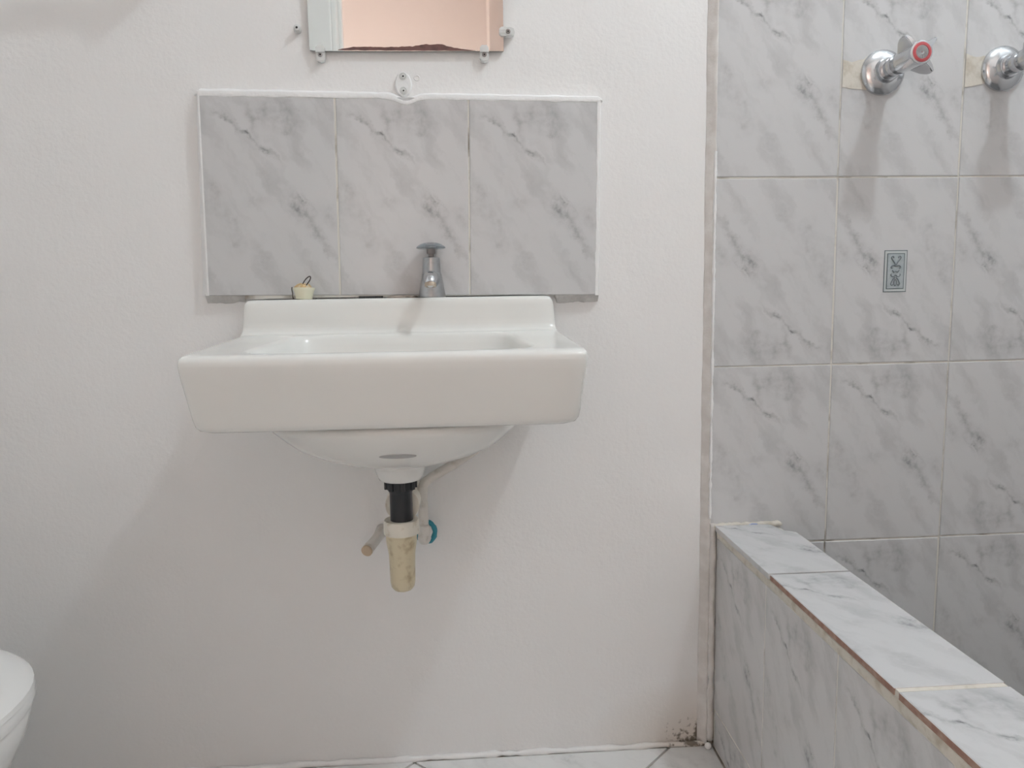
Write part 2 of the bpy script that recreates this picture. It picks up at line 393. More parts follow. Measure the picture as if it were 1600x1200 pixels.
# ------------------------------------------------------------------ shower wall tiling (pieces of wall_back)
GX, GZ, PX, PZ, YT = .4066, .9690, .2025, .3025, -.010
bm = bmesh.new(); box(bm, GX, XR-.001, -.0086, .001, .02, GZ+3*PZ)
obj('grout_bed', bm, 'grout_bed', wall_back)
full = tile_mesh('shower_tile', -.1, .1, -.15, .15)
cut_w = XR-.002-(GX+4*PX+.00125)
cut = tile_mesh('shower_tile_cut', -.1, -.1+cut_w, -.15, .15)
tiles = {}
for j in range(-3, 3):
    for i in range(5):
        x = GX+.00125+.1+i*PX; z = GZ+.00125+.15+j*PZ
        jx, jz = random.uniform(-.0005, .0005), random.uniform(-.0005, .0005)
        rot = (j == -1 and i != 9) or (j == -2 and i == 2) or (j == 2 and i % 2)
        if i == 4: rot = False
        me = cut if i == 4 else full
        o = place(me, 'tile', wall_back, (x+jx, YT+.008, z+jz), (0, PI if rot else 0, random.uniform(-.004, .004)))
        tiles[i, j] = o
# raw plaster ramp between the white paint and the tiling
bm = bmesh.new(); secs = []
NZ = 190
for k in range(NZ):
    z = .004+1.9*k/(NZ-1)
    w0 = .3955+.0018*noise.noise((0, 3, z*9))+.0008*noise.noise((0, 3, z*50))
    e = .0012*noise.noise((5, 0, z*45))
    secs.append([(w0-.002, .0005, z), (w0, -.001, z), (w0+.0035, -.0035+.5*e, z), (w0+.0075, -.0078+.5*e, z), (.4062+.7*e, -.0104, z), (.4085+1.2*e, -.0108, z), (.4085+1.2*e, .0005, z)])
rings(bm, secs)
obj('plaster_edge', bm, 'raw_plaster', wall_back, smooth=True)
bm = bmesh.new(); secs = []
for k in range(160):
    z = .41+.60*k/159
    wv = max(.0006, .0022+.0022*noise.noise((2, 9, z*32))+.0012*noise.noise((2, 9, z*110)))
    secs.append([(.4068-wv*.7, -.0095, z), (.4068-wv*.3, -.0122, z), (.4073+wv*.8, -.0118, z), (.4078+wv, -.0098, z)])
rings(bm, secs)
obj('sealant_bead', bm, 'filler', wall_back, smooth=True)
# decorated tile insert
o = tiles[1, -1]; o['label'] = 'marble tile with a small blue grey scroll panel'
bm = bmesh.new()
dx, dz = .7115-(o.location.x), .8178-o.location.z
# the tile is turned upside down, so its local frame is turned as well
sgn = -1 if abs(o.rotation_euler.y) > 1 else 1
def dbox(x0, x1, z0, z1, y, mi): box(bm, x0, x1, -.008-y, -.0075, z0, z1, mi=mi)
lx, lz = sgn*dx, sgn*dz
dbox(lx-.0195, lx+.0195, lz-.034, lz+.034, .0004, 0)
dbox(lx-.0183, lx+.0183, lz-.0328, lz+.0328, .0007, 1)
dbox(lx-.0150, lx+.0150, lz-.0290, lz+.0290, .0010, 0)
dbox(lx-.0136, lx+.0136, lz-.0278, lz+.0278, .0014, 2)
def scroll(pts, r=.0010):
    for s in (-1, 1):
        tube(bm, spline([(lx+s*a, -.0098, lz+sgn*b) for a, b in pts], 6), r, 6, mi=3)
scroll([(.0005, .010), (.0030, .0150), (.0068, .0195), (.0080, .0225), (.0062, .0245), (.0042, .0232), (.0046, .0212)])
scroll([(.0005, .0080), (.0030, .0095), (.0060, .0092), (.0080, .0070), (.0072, .0050), (.0055, .0056)])
scroll([(.0005, .0000), (.0030, -.0018), (.0045, .0005), (.0060, .0012)], .0008)
scroll([(.0005, -.0060), (.0030, -.0085), (.0060, -.0082), (.0080, -.0060), (.0070, -.0042)])
scroll([(.0008, -.0100), (.0040, -.0130), (.0065, -.0175), (.0075, -.0210), (.0055, -.0228), (.0040, -.0212)])
scroll([(.0006, -.0130), (.0022, -.0170), (.0016, -.0215), (.0004, -.0240)], .0008)
d = obj('decor_panel', bm, ['decor_dark', 'decor_pale', 'decor_mid', 'decor_scroll'], o, local=True)
d['label'] = 'blue grey panel with pale border and scroll motif'

# tan filler around the shower tap holes
def patch(tile, pts, name='filler_patch', mat='tan_filler', th=.0009):
    bm = bmesh.new()
    P_ = [(x-tile.location.x, z-tile.location.z) for x, z in pts]
    if abs(tile.rotation_euler.y) > 1: P_ = [(-a, -b) for a, b in P_]
    out = []
    for k in range(len(P_)):
        a, b = P_[k], P_[(k+1) % len(P_)]
        for s in range(4):
            t = s/4; x = a[0]+(b[0]-a[0])*t; z = a[1]+(b[1]-a[1])*t
            nn = noise.noise((x*130, z*130, 3))*.0012; out.append((x+nn, z-nn))
    prism(bm, out, lambda a, b, t: (a, -.008-t, b), -.0004, th)
    return obj(name, bm, mat, tile, local=True)
T1, T2 = (.6745, 1.130), (.8735, 1.1365)
patch(tiles[1, 0], [(.6105, 1.150), (.625, 1.146), (.641, 1.150), (.652, 1.156), (.655, 1.12), (.650, 1.104), (.628, 1.106), (.6105, 1.108)])
patch(tiles[2, 0], [(.8130, 1.160), (.826, 1.155), (.846, 1.157), (.850, 1.115), (.834, 1.112), (.8130, 1.108)])

# ------------------------------------------------------------------ low tiled wall of the shower
HX, HX1, HZ = .4176, .5320, .3994
bm = bmesh.new(); box(bm, HX+.010, HX1-.010, -1.56, -.0112, 0, HZ-.009)
div = tag(obj('wall_divider', bm, 'mortar'), 'low marble tiled wall between the floor and the shower', 'wall', kind='structure')
bm = bmesh.new(); box(bm, HX+.0023, HX+.0105, -1.56, -.0112, .002, HZ-.0085)
box(bm, HX1-.0105, HX1-.003, -1.56, -.0112, .002, HZ-.0085)
obj('grout_bed', bm, 'grout_bed', div)
RZL = (0, 0, -PI/2)
face = tile_mesh('divider_tile', -.1013, .1013, -.1525, .1525)
face_low = tile_mesh('divider_tile_low', -.1013, .1013, .084, .148)
for k in range(8):
    y = -.0145-.1013-k*.2050
    if y < -1.5: break
    place(face, 'tile', div, (HX+.0095, y, .0725+.1525), RZL)
    place(face_low, 'tile', div, (HX+.0095, y+(.03 if k else 0)-.004, .0695-.148), RZL)
RZR = (0, 0, PI/2)
for k in range(7):
    y = -.013-.1013-k*.2050
    place(face, 'tile', div, (HX1-.0085, y, .083+.1525), RZR)
# mortar strip under the cap tiles
bm = bmesh.new(); secs = []
for k in range(220):
    y = -.0135-1.54*k/219
    e = .0010*noise.noise((1, y*28, 0))+.0006*noise.noise((4, y*90, 0))
    secs.append([(HX+.012, y, .374), (HX+.0022-e*.6, y, .3765+e), (HX+.0008-e, y, .382), (HX+.0010+e, y, .3890), (HX+.0035, y, .3925), (HX+.012, y, .3925)])
rings(bm, secs); obj('mortar_strip', bm, 'tan_filler', div)
# cap tiles: glaze up, raw terracotta edge showing
RCAP = (-PI/2, 0, 0)
CW = HX1-HX
capm = tile_mesh('cap_tile', -CW/2, CW/2, -.1502, .1502, mats=('tile', 'bisque'), edge_mi=1)
y = -.2365
for k in range(5):
    place(capm, 'cap_tile', div, (HX+CW/2+(.0012 if k == 1 else 0), y-.1502-k*.3065, HZ-.008+(0, -.0012, .0006, 0, 0)[k]), RCAP)
for k in range(4):
    bm = bmesh.new(); yj = -.2365-.3004-k*.3065-.003
    box(bm, HX+.0012, HX1-.0012, yj-.0036, yj+.0036, HZ-.009, HZ-.0012)
    obj('joint', bm, 'tan_filler', div)
# first cap tile is cut with a notched back corner
outl = [(HX-.0015, -.2338), (HX1-.0008, -.2338), (HX1+.0012, -.085), (HX1+.0008, -.064), (HX1-.006, -.058), (HX1-.014, -.054), (HX1-.018, -.045), (HX1-.020, -.034), (HX1-.024, -.0225), (HX1-.030, -.0185), (HX+.004, -.0175), (HX-.0030, -.0178)]
bm = bmesh.new(); c0 = (HX+CW/2, -.13)
prism(bm, [(a-c0[0], b-c0[1]) for a, b in outl], lambda a, b, t: (a, -t, b), 0, .0082)
o = obj('cap_tile', bm, 'tile', div, local=True); o.location = (c0[0], c0[1], HZ-.008); o.rotation_euler = RCAP
o['label'] = 'cut cap tile with a notched corner against the wall'
bm = bmesh.new()
pts = [(HX-.004+.118*k/30, -.0125-.001*noise.noise((k*.7, 0, 0)), HZ-.002+.0022*noise.noise((k*.45, 2, 0))) for k in range(31)]
rr = [.0048+.0010*noise.noise((k*.6, 4, 0)) for k in range(31)]; rr[-1] = .001; rr[0] = .003
tube(bm, pts, rr, 10, jit=.3); obj('filler_bead', bm, 'tan_filler', div, smooth=True)
bm = bmesh.new()
prism(bm, [(.472, -.001), (.478, .0016), (.486, .0012), (.488, -.0012), (.480, -.003)], lambda a, b, t: (a, -.0172-t, HZ+.0008+b), -.001, .0012)
o = obj('blue_smear', bm, 'bluemark', div)
# filler in the wedge where the low wall meets the white wall
bm = bmesh.new(); pts, rr = [], []
for k in range(60):
    z = .012+.39*k/59
    pts.append((.4135+.0012*noise.noise((z*30, 1, 1)), -.0095, z)); rr.append(.0055+.0022*noise.noise((z*45, 5, 1)))
tube(bm, pts, rr, 8, jit=.3); obj('filler_bead', bm, 'raw_plaster', div, smooth=True)

# ------------------------------------------------------------------ splashback
SX, SZ, SR = -.3906, .7955, .0141
spl = thing('splashback', 'three marble tiles in a white plaster border above the basin', 'splashback', (SX, 0, SZ), (0, SR, 0))
SW = 3*PX-.0025+.001
bm = bmesh.new(); box(bm, -.001, SW+.001, -.0136, .0, .001, .300)
obj('grout_bed', bm, 'grout_bed', spl, local=True)
for i in range(3):
    place(full, 'tile', spl, (.1+i*PX, -.0065, .15+.0005), (0, 0, (.003, -.001, .002)[i]))
bm = bmesh.new(); secs = []
path = []
for k in range(60): path.append((0, .3*k/59, -1, 0, .0085-.003*k/59, .004))
for k in range(1, 8): a = PI-PI/2*k/8; path.append((0, .3, math.cos(a), math.sin(a), .008, .003))
for k in range(140): path.append((SW*k/139, .3, 0, 1, .0105-.002*k/139, .0022))
for k in range(1, 8): a = PI/2-PI/2*k/8; path.append((SW, .3, math.cos(a), math.sin(a), .0075, .002))
for k in range(60): path.append((SW, .3-.3*k/59, 1, 0, .0055, .0025))
for (px, pz, nx, nz_, wd, inn) in path:
    q = noise.noise((px*40, 1, pz*40))*.0012+noise.noise((px*130, 1, pz*130))*.0005
    dip = .0085*math.exp(-((px-.3085)/.017)**2) if nz_ == 1 else 0
    wd = wd+q; inn = max(.0012, inn+1.2*q)
    def pt(o, y): return (px+nx*o, y, pz+nz_*o-dip)
    if nx < -.5: secs.append([pt(-.0008, -.0138), pt(-.0012, -.0150), pt(.0012, -.0150-.3*q), pt(wd*.5, -.0125), pt(wd*.95, -.0075), pt(wd*1.45, -.0006), pt(wd*1.45, .0005), pt(.0, .0005)])
    else: secs.append([pt(-inn, -.0140), pt(-inn, -.0148), pt(-inn*.2, -.0154-.4*q), pt(wd*.55, -.0142), pt(wd*.85, -.0095), pt(wd*1.15, -.0006), pt(wd*1.15, .0005), pt(.0, .0005)])
rings(bm, secs)
obj('plaster_border', bm, 'filler', spl, smooth='auto', local=True)
bm = bmesh.new(); secs = []
for k in range(140):
    x = -.006+(SW+.010)*k/139
    e = .003*noise.noise((x*30, 0, 4))+.0015*noise.noise((x*110, 0, 4))
    g = 0 if .054 < x < .540 else 1      # nothing hangs down where the basin ledge stands
    secs.append([(x, .0005, .002), (x, -.0115, .0022), (x, -.0105+.3*e*g, .0012-.0022*g), (x, -.0070+.4*e*g, .0010-.0055*g), (x, -.0030, .0008+(-.0108+e)*g), (x, .0005, .0006+(-.0121+e)*g)])
rings(bm, secs)
obj('mortar_lip', bm, 'mortar', spl, local=True)

bm = bmesh.new()      # grout filling the narrow wedge between the tiles and the basin ledge
prism(bm, [(.055, .0005), (.055, -.0071+SR*.055+.0009), (.490, -.0071+SR*.490+.0009), (.490, .0005)], lambda a, b, t: (a, -t, b), .0005, .0134)
obj('grout_wedge', bm, 'grout_bed', spl, local=True)

# ------------------------------------------------------------------ wash basin
bas = thing('wash_basin', 'white ceramic wash basin with raised back ledge, hung on the wall', 'basin', (-.09, 0, .53))
bx, by = -.0905, -.168
R_ = []
cx, cy = -.0925, -.165
for a, b, n, z in ((.010, .010, 2, .5338), (.0270, .0270, 2, .5335), (.0300, .0300, 2, .5350), (.0325, .0325, 2, .540), (.0360, .0360, 2, .551), (.0380, .0380, 2, .5545), (.0450, .0430, 2, .5580),
                   (.060, .053, 2, .5605), (.085, .070, 2.05, .5655), (.112, .088, 2.15, .5745), (.137, .105, 2.3, .5870), (.153, .120, 2.5, .6020), (.166, .131, 2.8, .6170), (.172, .136, 3.2, .6290)):
    R_.append(sell(cx, cy, a, b, n, z))
for a, b, n, z, t in ((.178, .139, 4.5, .6310, 0), (.205, .146, 12, .6306, 0), (.2225, .1515, 22, .6312, .0), (.2290, .1550, 24, .6340, .0), (.2320, .1568, 28, .6395, .0), (.2336, .1580, 30, .648, .002),
                      (.2390, .1658, 32, .706, .035), (.2400, .1670, 32, .7200, .0434), (.2400, .1670, 32, .7255, .0434), (.2392, .1662, 32, .7292, .0434), (.2368, .1640, 30, .7318, .0434), (.2320, .1600, 28, .7326, .0434)):
    R_.append(sell(bx, -.001-b, a, b, n, z, t, taper=.022))
ox, oy = -.088, -.2035
for a, b, n, z, t in ((.1830, .1150, 7, .7327, .0434), (.1790, .1115, 7, .7320, .0434), (.1755, .1085, 7, .7300, .0434), (.1730, .1060, 7, .7255, .0434), (.1705, .1035, 6.5, .7170, .04), (.1640, .0985, 6, .6950, .03),
                      (.1500, .0890, 5, .6680, .01), (.1200, .0720, 4, .6440, 0), (.080, .050, 3, .6330, 0), (.040, .030, 2.2, .6290, 0), (.0180, .0180, 2, .6280, 0), (.0170, .0170, 2, .620, 0)):
    R_.append(sell(ox, oy, a, b, n, z, t, taper=.12))
bm = bmesh.new(); rings(bm, R_)
# raised back ledge, flaring into the deck
U = []
ux, uy = -.0925, -.0375
for da, db, n, z in ((.0010, .016, 10, .722), (.0010, .0140, 10, .7360), (.0005, .0085, 10, .7385), (.0000, .0045, 10, .7420), (.0, .0020, 10, .7475), (-.0008, .0008, 10, .7560), (-.0022, -.0015, 10, .7745), (-.0040, -.0030, 10, .7815),
                     (-.0070, -.0050, 9.5, .7860), (-.0115, -.0075, 9, .7873), (-.0180, -.0110, 8, .7878)):
    a = .2340+da; b = .0365+db*.5
    U.append(sell(ux, -.0010-b, a, b, n*2.2, z))
rings(bm, U, cap0=False)
obj('body', bm, 'ceramic', bas, smooth=True)
bm = bmesh.new(); lathe(bm, (ox, oy, .6282), (0, 0, 1), [(.021, 0), (.021, .0018), (.016, .0022), (.014, .0005), (.003, .0002)], 28)
obj('drain_ring', bm, 'chrome_dull', bas, smooth='auto')
# painted shade of an oval recess under the bowl front and a pale chip on the apron
bm = bmesh.new(); prism(bm, [(.0235*math.cos(2*PI*i/24), .0042*math.sin(2*PI*i/24)) for i in range(24)], lambda a, b, t: (-.0855+a, -.2735+a*a*2.8-b*.7-t*.7, .5900+b*.7-t*.7), -.0030, .0010)
o = obj('overflow_shade', bm, 'ceramic_shade', bas); o['label'] = 'grey oval patch painted as recess shade under the bowl'

bm = bmesh.new(); tube(bm, spline([(.0205, -.3170, .6512), (.0250, -.3166, .6500), (.0285, -.3158, .6472), (.0330, -.3160, .6478), (.0350, -.3155, .6455)], 4), [.0004]+[.0009]*15+[.0004], 6)
o = obj('glaze_chip', bm, 'filler', bas, smooth=True); o['label'] = 'small white scratch on the front face'

# ------------------------------------------------------------------ basin tap
tx, ty, tz = -.0455, -.036, .7876
tp = thing('basin_tap', 'dull chrome pillar tap with mushroom handle on the basin ledge', 'tap', (tx, ty, tz))
bm = bmesh.new()
lathe(bm, (tx, ty, tz), (0, 0, 1), [(.0195, 0), (.0205, .0010), (.0205, .0035), (.0195, .010), (.0178, .020), (.0160, .029), (.0148, .0345), (.0150, .0365), (.0142, .0372), (.0139, .0400), (.0133, .052), (.0128, .0605), (.0115, .0615), (.0075, .0617)], 36)
obj('body', bm, 'chrome_dull', tp, smooth='auto')
bm = bmesh.new()
# spout: starts in the body, reaches out over the bowl and turns down
pts = spline([(tx, ty-.006, tz+.024), (tx+.0003, ty-.030, tz+.029), (tx+.0006, ty-.058, tz+.029), (tx+.0008, ty-.074, tz+.0255), (tx+.001, ty-.080, tz+.0190)], 6)
k = len(pts); tube(bm, pts, [.0125-.0045*i/(k-1) for i in range(k)], 18)
sp = obj('spout', bm, 'chrome', tp, smooth='auto')
bm = bmesh.new(); lathe(bm, (tx+.001, ty-.0800, tz+.0195), (0, -.18, -1), [(.0080, -.002), (.0086, 0), (.0086, .0035), (.0066, .0037), (.0060, -.001), (.001, -.001)], 22)
obj('spout_lip', bm, 'brass', sp, smooth='auto')
bm = bmesh.new(); lathe(bm, (tx, ty, tz), (0, 0, 1), [(.0040, .058), (.0040, .0665), (.0066, .0668), (.0068, .0735), (.0060, .0745), (.003, .0745)], 20)
obj('spindle', bm, 'spindle', tp, smooth='auto')
bm = bmesh.new(); lathe(bm, (tx, ty, tz), (0, 0, 1), [(.0040, .0742), (.0200, .0742), (.0222, .0750), (.0224, .0765), (.0205, .0785), (.0160, .0812), (.0100, .0832), (.0045, .0840), (.001, .0842)], 32)
obj('handle', bm, 'acrylic', tp, smooth='auto')
bm = bmesh.new(); lathe(bm, (tx, ty, tz), (0, 0, 1), [(.0035, .0744), (.0055, .0755), (.0050, .079), (.0028, .0815), (.001, .082)], 16)
obj('handle_core', bm, 'spindle', tp, smooth='auto')

# brown disc closing the second tap hole
dxx = -.0912
bm = bmesh.new(); lathe(bm, (dxx, -.038, .7878), (0, 0, 1), [(.0232, 0), (.0236, .0014), (.0222, .0030), (.012, .0040), (.002, .0042)], 36)
o = obj('hole_cover', bm, 'brown_disc', smooth='auto', origin=(dxx, -.038, .7878))
tag(o, 'flat brown corroded disc on the ledge beside the tap', 'cover')
# old black sealant flake on the ledge
bm = bmesh.new()
ol = []
for k in range(20): ol.append((-.1600+.0375*k/19, -.0010+.0007*noise.noise((k*.9, 0, 0))))
for k in range(19, -1, -1): ol.append((-.1600+.0375*k/19, .0012+.0010*noise.noise((k*.9, 5, 0))))
prism(bm, ol, lambda a, b, t: (a, -.0215+b*1.5, .7878+t), 0, .0034)
o = obj('sealant_flake', bm, 'black_seal', origin=(-.141, -.0215, .7878)); tag(o, 'thin black flake of old sealant behind the chain on the ledge', 'sealant')

# ------------------------------------------------------------------ plug with chain
px_, py_, pz_ = -.2405, -.038, .7876
pg = thing('basin_plug', 'cream rubber plug with wire loop and bead chain on the ledge', 'plug', (px_, py_, pz_))
bm = bmesh.new(); lathe(bm, (px_, py_, pz_), (.03, 0, 1), [(.0095, 0), (.0120, .0008), (.0132, .006), (.0150, .0130), (.0163, .0165), (.0160, .0180), (.0140, .0182), (.0125, .0160), (.002, .0155)], 30)
obj('plug_body', bm, 'rubber', pg, smooth='auto')
bm = bmesh.new()
lathe(bm, (px_-.001, py_, pz_+.0165), (0, 0, 1), [(.0130, 0), (.0125, .0035), (.0095, .0062), (.0060, .0078), (.001, .0080)], 20)
for v in bm.verts: v.co += Vector((noise.noise(v.co*220), noise.noise(v.co*220+Vector((5, 0, 0))), noise.noise(v.co*260)))*.0022
obj('residue', bm, 'rust', pg, smooth=True)
bm = bmesh.new(); tube(bm, spline([(px_-.0005, py_-.008, pz_+.018), (px_+.0005, py_-.008, pz_+.023), (px_+.005, py_-.008, pz_+.0300), (px_+.0105, py_-.008, pz_+.0345), (px_+.0128, py_-.008, pz_+.0335), (px_+.0112, py_-.008, pz_+.0285), (px_+.0070, py_-.008, pz_+.023), (px_+.005, py_-.008, pz_+.019)], 6), .00085, 8)
obj('wire_loop', bm, 'wire', pg, smooth=True)
bm = bmesh.new()
nb = 34
for k in range(nb):
    t = k/(nb-1); x = px_+.0165+.066*t; yy = -.046+.0035*math.sin(t*9)+.0015*noise.noise((k*.8, 0, 0)); zz = .7878+.0014
    bmesh.ops.create_icosphere(bm, subdivisions=1, radius=.0014, matrix=Matrix.Translation((x, yy, zz)))
for k in range(10):
    a = 1.2+k*.28; bmesh.ops.create_icosphere(bm, subdivisions=1, radius=.00118, matrix=Matrix.Translation((px_+.0166*math.cos(PI-.0)*(1+.02*math.sin(k)), py_+.004*math.cos(a), pz_+.002+.0018*k)))
o = obj('bead_chain', bm, 'bead', pg, smooth=True); o['label'] = 'small metal bead chain'; o['kind'] = 'stuff'

# ------------------------------------------------------------------ bottle trap
qx, qy = -.0928, -.165
tr = thing('bottle_trap', 'yellowed plastic bottle trap with black tail pipe under the basin', 'drain trap', (qx, qy, .37))
bm = bmesh.new()
lathe(bm, (qx, qy, 0), (0, 0, 1), [(.0160, .4745), (.0160, .514), (.0166, .516), (.0175, .5175), (.0182, .520), (.0200, .5205), (.0205, .5215), (.0205, .5330), (.012, .5332)], 32)
tl = obj('tail_pipe', bm, 'black_plastic', tr, smooth='auto')
bm = bmesh.new()
for k in range(8):
    a = 2*PI*k/8+.2
    c = Vector((qx+.0208*math.cos(a), qy+.0208*math.sin(a), .5262))
    u = Vector((-math.sin(a), math.cos(a), 0)); v = Vector((math.cos(a), math.sin(a), 0))
    prism(bm, [(-.004, -.0015), (.004, -.0015), (.0032, .0022), (-.0032, .0022)], lambda p, q, t: c+u*p+v*q+Vector((0, 0, t)), -.0055, .0060)
obj('nut_lug', bm, 'black_plastic', tl)
bm = bmesh.new()
lathe(bm, (qx-.0006, qy, 0), (0, 0, 1), [(.0225, .4545), (.0252, .4555), (.0255, .4590), (.0252, .4720), (.0240, .4752), (.0205, .4758), (.0168, .4748)], 36)
obj('collar_nut', bm, 'cream_plastic', tr, smooth='auto')
bm = bmesh.new()
bz = [(.001, .3695), (.0080, .3700), (.0130, .3722), (.0163, .3765), (.0176, .3830), (.0180, .395), (.0183, .413), (.0188, .425), (.0205, .436), (.0218, .444), (.0222, .456), (.0195, .457)]
lathe(bm, (qx-.0012, qy, 0), (0, 0, 1), bz, 36)
obj('bottle', bm, 'yellow_plastic', tr, smooth='auto')
bm = bmesh.new()
lathe(bm, (qx, -.128, .4905), (0, 1, 0), [(.0150, -.02), (.0240, -.0195), (.0250, -.016), (.0250, .012), (.0235, .0135), (.0165, .0137), (.0160, .070), (.0160, .1270)], 30)
obj('outlet_pipe', bm, 'cream_plastic', tr, smooth='auto')
# ------------------------------------------------------------------ supply pipe, valve ring, capped stub
sp_ = thing('supply_pipe', 'overpainted white water pipe bending up to the right under the basin', 'pipe', (-.069, -.03, .40))
bm = bmesh.new()
tube(bm, spline([(-.0690, -.040, .398), (-.0690, -.040, .425), (-.0692, -.0405, .455), (-.0693, -.0405, .480), (-.0672, -.0405, .4925), (-.0590, -.0405, .5010), (-.035, -.040, .5150), (-.002, -.037, .534), (.018, -.026, .546), (.030, -.018, .562), (.034, -.014, .59), (.034, -.013, .62)], 7), .0078, 16, jit=.10)
obj('pipe', bm, 'pipe_paint', sp_, smooth=True)
bm = bmesh.new(); tube(bm, [(-.0690, -.040, .396+.004*k) for k in range(9)], [.0070, .0098, .0104, .0102, .0100, .0102, .0100, .0094, .0080], 16, jit=.12)
obj('pipe_fitting', bm, 'pipe_paint', sp_, smooth=True)
bm = bmesh.new(); tube(bm, [(-.069, -.033+.0075*(k-2)+.014, .412) for k in range(5)], .0085, 14, jit=.1)
obj('wall_elbow', bm, 'pipe_paint', sp_, smooth=True)
bm = bmesh.new()
tube(bm, [(-.0665+.0145*math.cos(2*PI*k/28), -.026-.003*math.sin(2*PI*k/28), .4105+.0175*math.sin(2*PI*k/28)) for k in range(28)], [.0040+.0010*noise.noise((k*.5, 0, 0)) for k in range(28)], 10, jit=.3, closed=True)
o = obj('valve_ring', bm, 'teal', sp_, smooth=True); o['label'] = 'teal plastic ring behind the pipe'
st = thing('capped_pipe_stub', 'short painted pipe stub with tan end, left of the trap', 'pipe', (-.142, 0, .405))
bm = bmesh.new(); a0, a1 = Vector((-.138, -.001, .4085)), Vector((-.1580, -.062, .3945))
tube(bm, [a0+(a1-a0)*t for t in (0, .15, .3, .5, .7, .85, .97)], [.0110, .0100, .0088, .0085, .0086, .0090, .0092], 18, jit=.12)
obj('stub', bm, 'pipe_paint', st, smooth=True)
bm = bmesh.new(); dd = (a1-a0).normalized(); lathe(bm, a1, dd, [(.0080, -.004), (.0090, -.002), (.0091, .0008), (.0080, .0018), (.001, .0019)], 22)
obj('end_cap', bm, 'tan_end', st, smooth='auto')

# ------------------------------------------------------------------ mirror
MX0, MX1, MZ0, MZ1 = -.2205, .0735, 1.1612, 1.66
mi = thing('mirror', 'frameless wall mirror with brown peeling lower edge', 'mirror', (-.0735, 0, MZ0))
bm = bmesh.new()
bot = []
# outline with a chipped lower left corner
out = [(MX0+.0006, MZ0+.0004), (MX0+.010, MZ0-.0008), (MX1-.001, MZ0+.0002), (MX1, MZ0+.0012), (MX1-.001, MZ1), (MX0-.0025, MZ1), (MX0+.0000, MZ0+.012), (MX0+.0002, MZ0+.002)]
rings(bm, [[(a, y, b) for a, b in out] for y in (-.0035, -.0078)], mi=1)
for f in bm.faces:
    if len(f.verts) > 4 and abs(f.calc_center_median().y+.0078) < 1e-4: f.material_index = 0
obj('glass', bm, ['mirror', 'mirror_edge'], mi)
bm = bmesh.new(); box(bm, MX0+.004, MX1-.002, -.0034, -.0002, MZ0+.002, MZ1-.002)
obj('backing', bm, 'peel', mi)
bm = bmesh.new(); top, low = [], []
x0, x1 = -.178, .030; n = 90
for k in range(n):
    t = k/(n-1); x = x0+(x1-x0)*t
    env = (min(1, t/.12)**.7)*(.55+.55*math.exp(-((t-.70)/.16)**2))*min(1, (1-t)/.25)
    top.append((x, MZ0+.0008+.0082*env+.0012*env*noise.noise((x*190, 0, 0))+.0010*env*noise.noise((x*70, 3, 0))))
    low.append((x, MZ0+.0004+.0006*noise.noise((x*90, 3, 1))))
prism(bm, low+top[::-1], lambda a, b, t: (a, -.0076-t, b), 0, .0006)
o = obj('peeled_edge', bm, 'peel', mi); o['label'] = 'ragged brown strip where the silvering has peeled'
def screw(parent, c, r, mat='screw'):
    bm = bmesh.new(); lathe(bm, c, (0, -1, 0), [(r, -.0015), (r, .0006), (r*.8, .0013), (r*.42, .0014), (r*.38, .0004), (.0001, .0004)], 18)
    s = obj('screw', bm, mat, parent, smooth='auto')
    bm = bmesh.new(); lathe(bm, (c[0], c[1]-.0004, c[2]), (0, -1, 0), [(r*.36, -.0006), (r*.36, .0004), (.0001, .0004)], 10)
    h = obj('screw_slot', bm, 'hole', s)
    return s
def clip(label, c, ang, ylip, sc_=1.0, screw_mat='screw'):
    """clear plastic clip: rounded tab on the wall whose lip reaches over the glass; lip direction at angle ang"""
    t = thing('mirror_clip', label, 'clip', (c[0], 0, c[2]), group='mirror clips')
    ca, sa = math.cos(ang), math.sin(ang)
    def mp(a, b, tt): return (c[0]+a*ca-b*sa, tt, c[2]+a*sa+b*ca)     # b runs towards the lip
    foot = [(-.0068*sc_, .004), (-.0070*sc_, -.004), (-.0052*sc_, -.0085), (0, -.0103), (.0052*sc_, -.0085), (.0070*sc_, -.004), (.0068*sc_, .004)]
    bm = bmesh.new(); prism(bm, foot, mp, -.0005, -.0098)
    es = [e for e in bm.edges if all(v.co.y < -.009 for v in e.verts)]
    bmesh.ops.bevel(bm, geom=es, offset=.0014, segments=2, affect='EDGES')
    obj('foot', bm, 'clip', t, smooth='auto')
    lip = [(-.0068*sc_, .0035), (.0068*sc_, .0035), (.0066*sc_, .0105), (.0036*sc_, .0138), (-.0036*sc_, .0138), (-.0066*sc_, .0105)]
    bm = bmesh.new(); prism(bm, lip, mp, -.0082, -.0112)
    for s in (-.0022, .0022): box_pts = [(s-.0006, .004), (s+.0006, .004), (s+.0006, .0125), (s-.0006, .0125)]; prism(bm, box_pts, mp, -.0110, -.0118)
    obj('lip', bm, 'clip', t, smooth='auto')
    screw(t, (c[0], -.0100, c[2]), .0036, screw_mat)
    return t
clip('clear mirror clip at the lower left corner of the mirror', (-.2045, 0, 1.1545), 0, 0)
clip('clear mirror clip at the lower edge near the right corner', (.0435, 0, 1.1555), 0, 0, screw_mat='spindle')
clip('clear mirror clip on the right edge of the mirror', (.0805, 0, 1.1895), PI/2, 0, screw_mat='spindle')
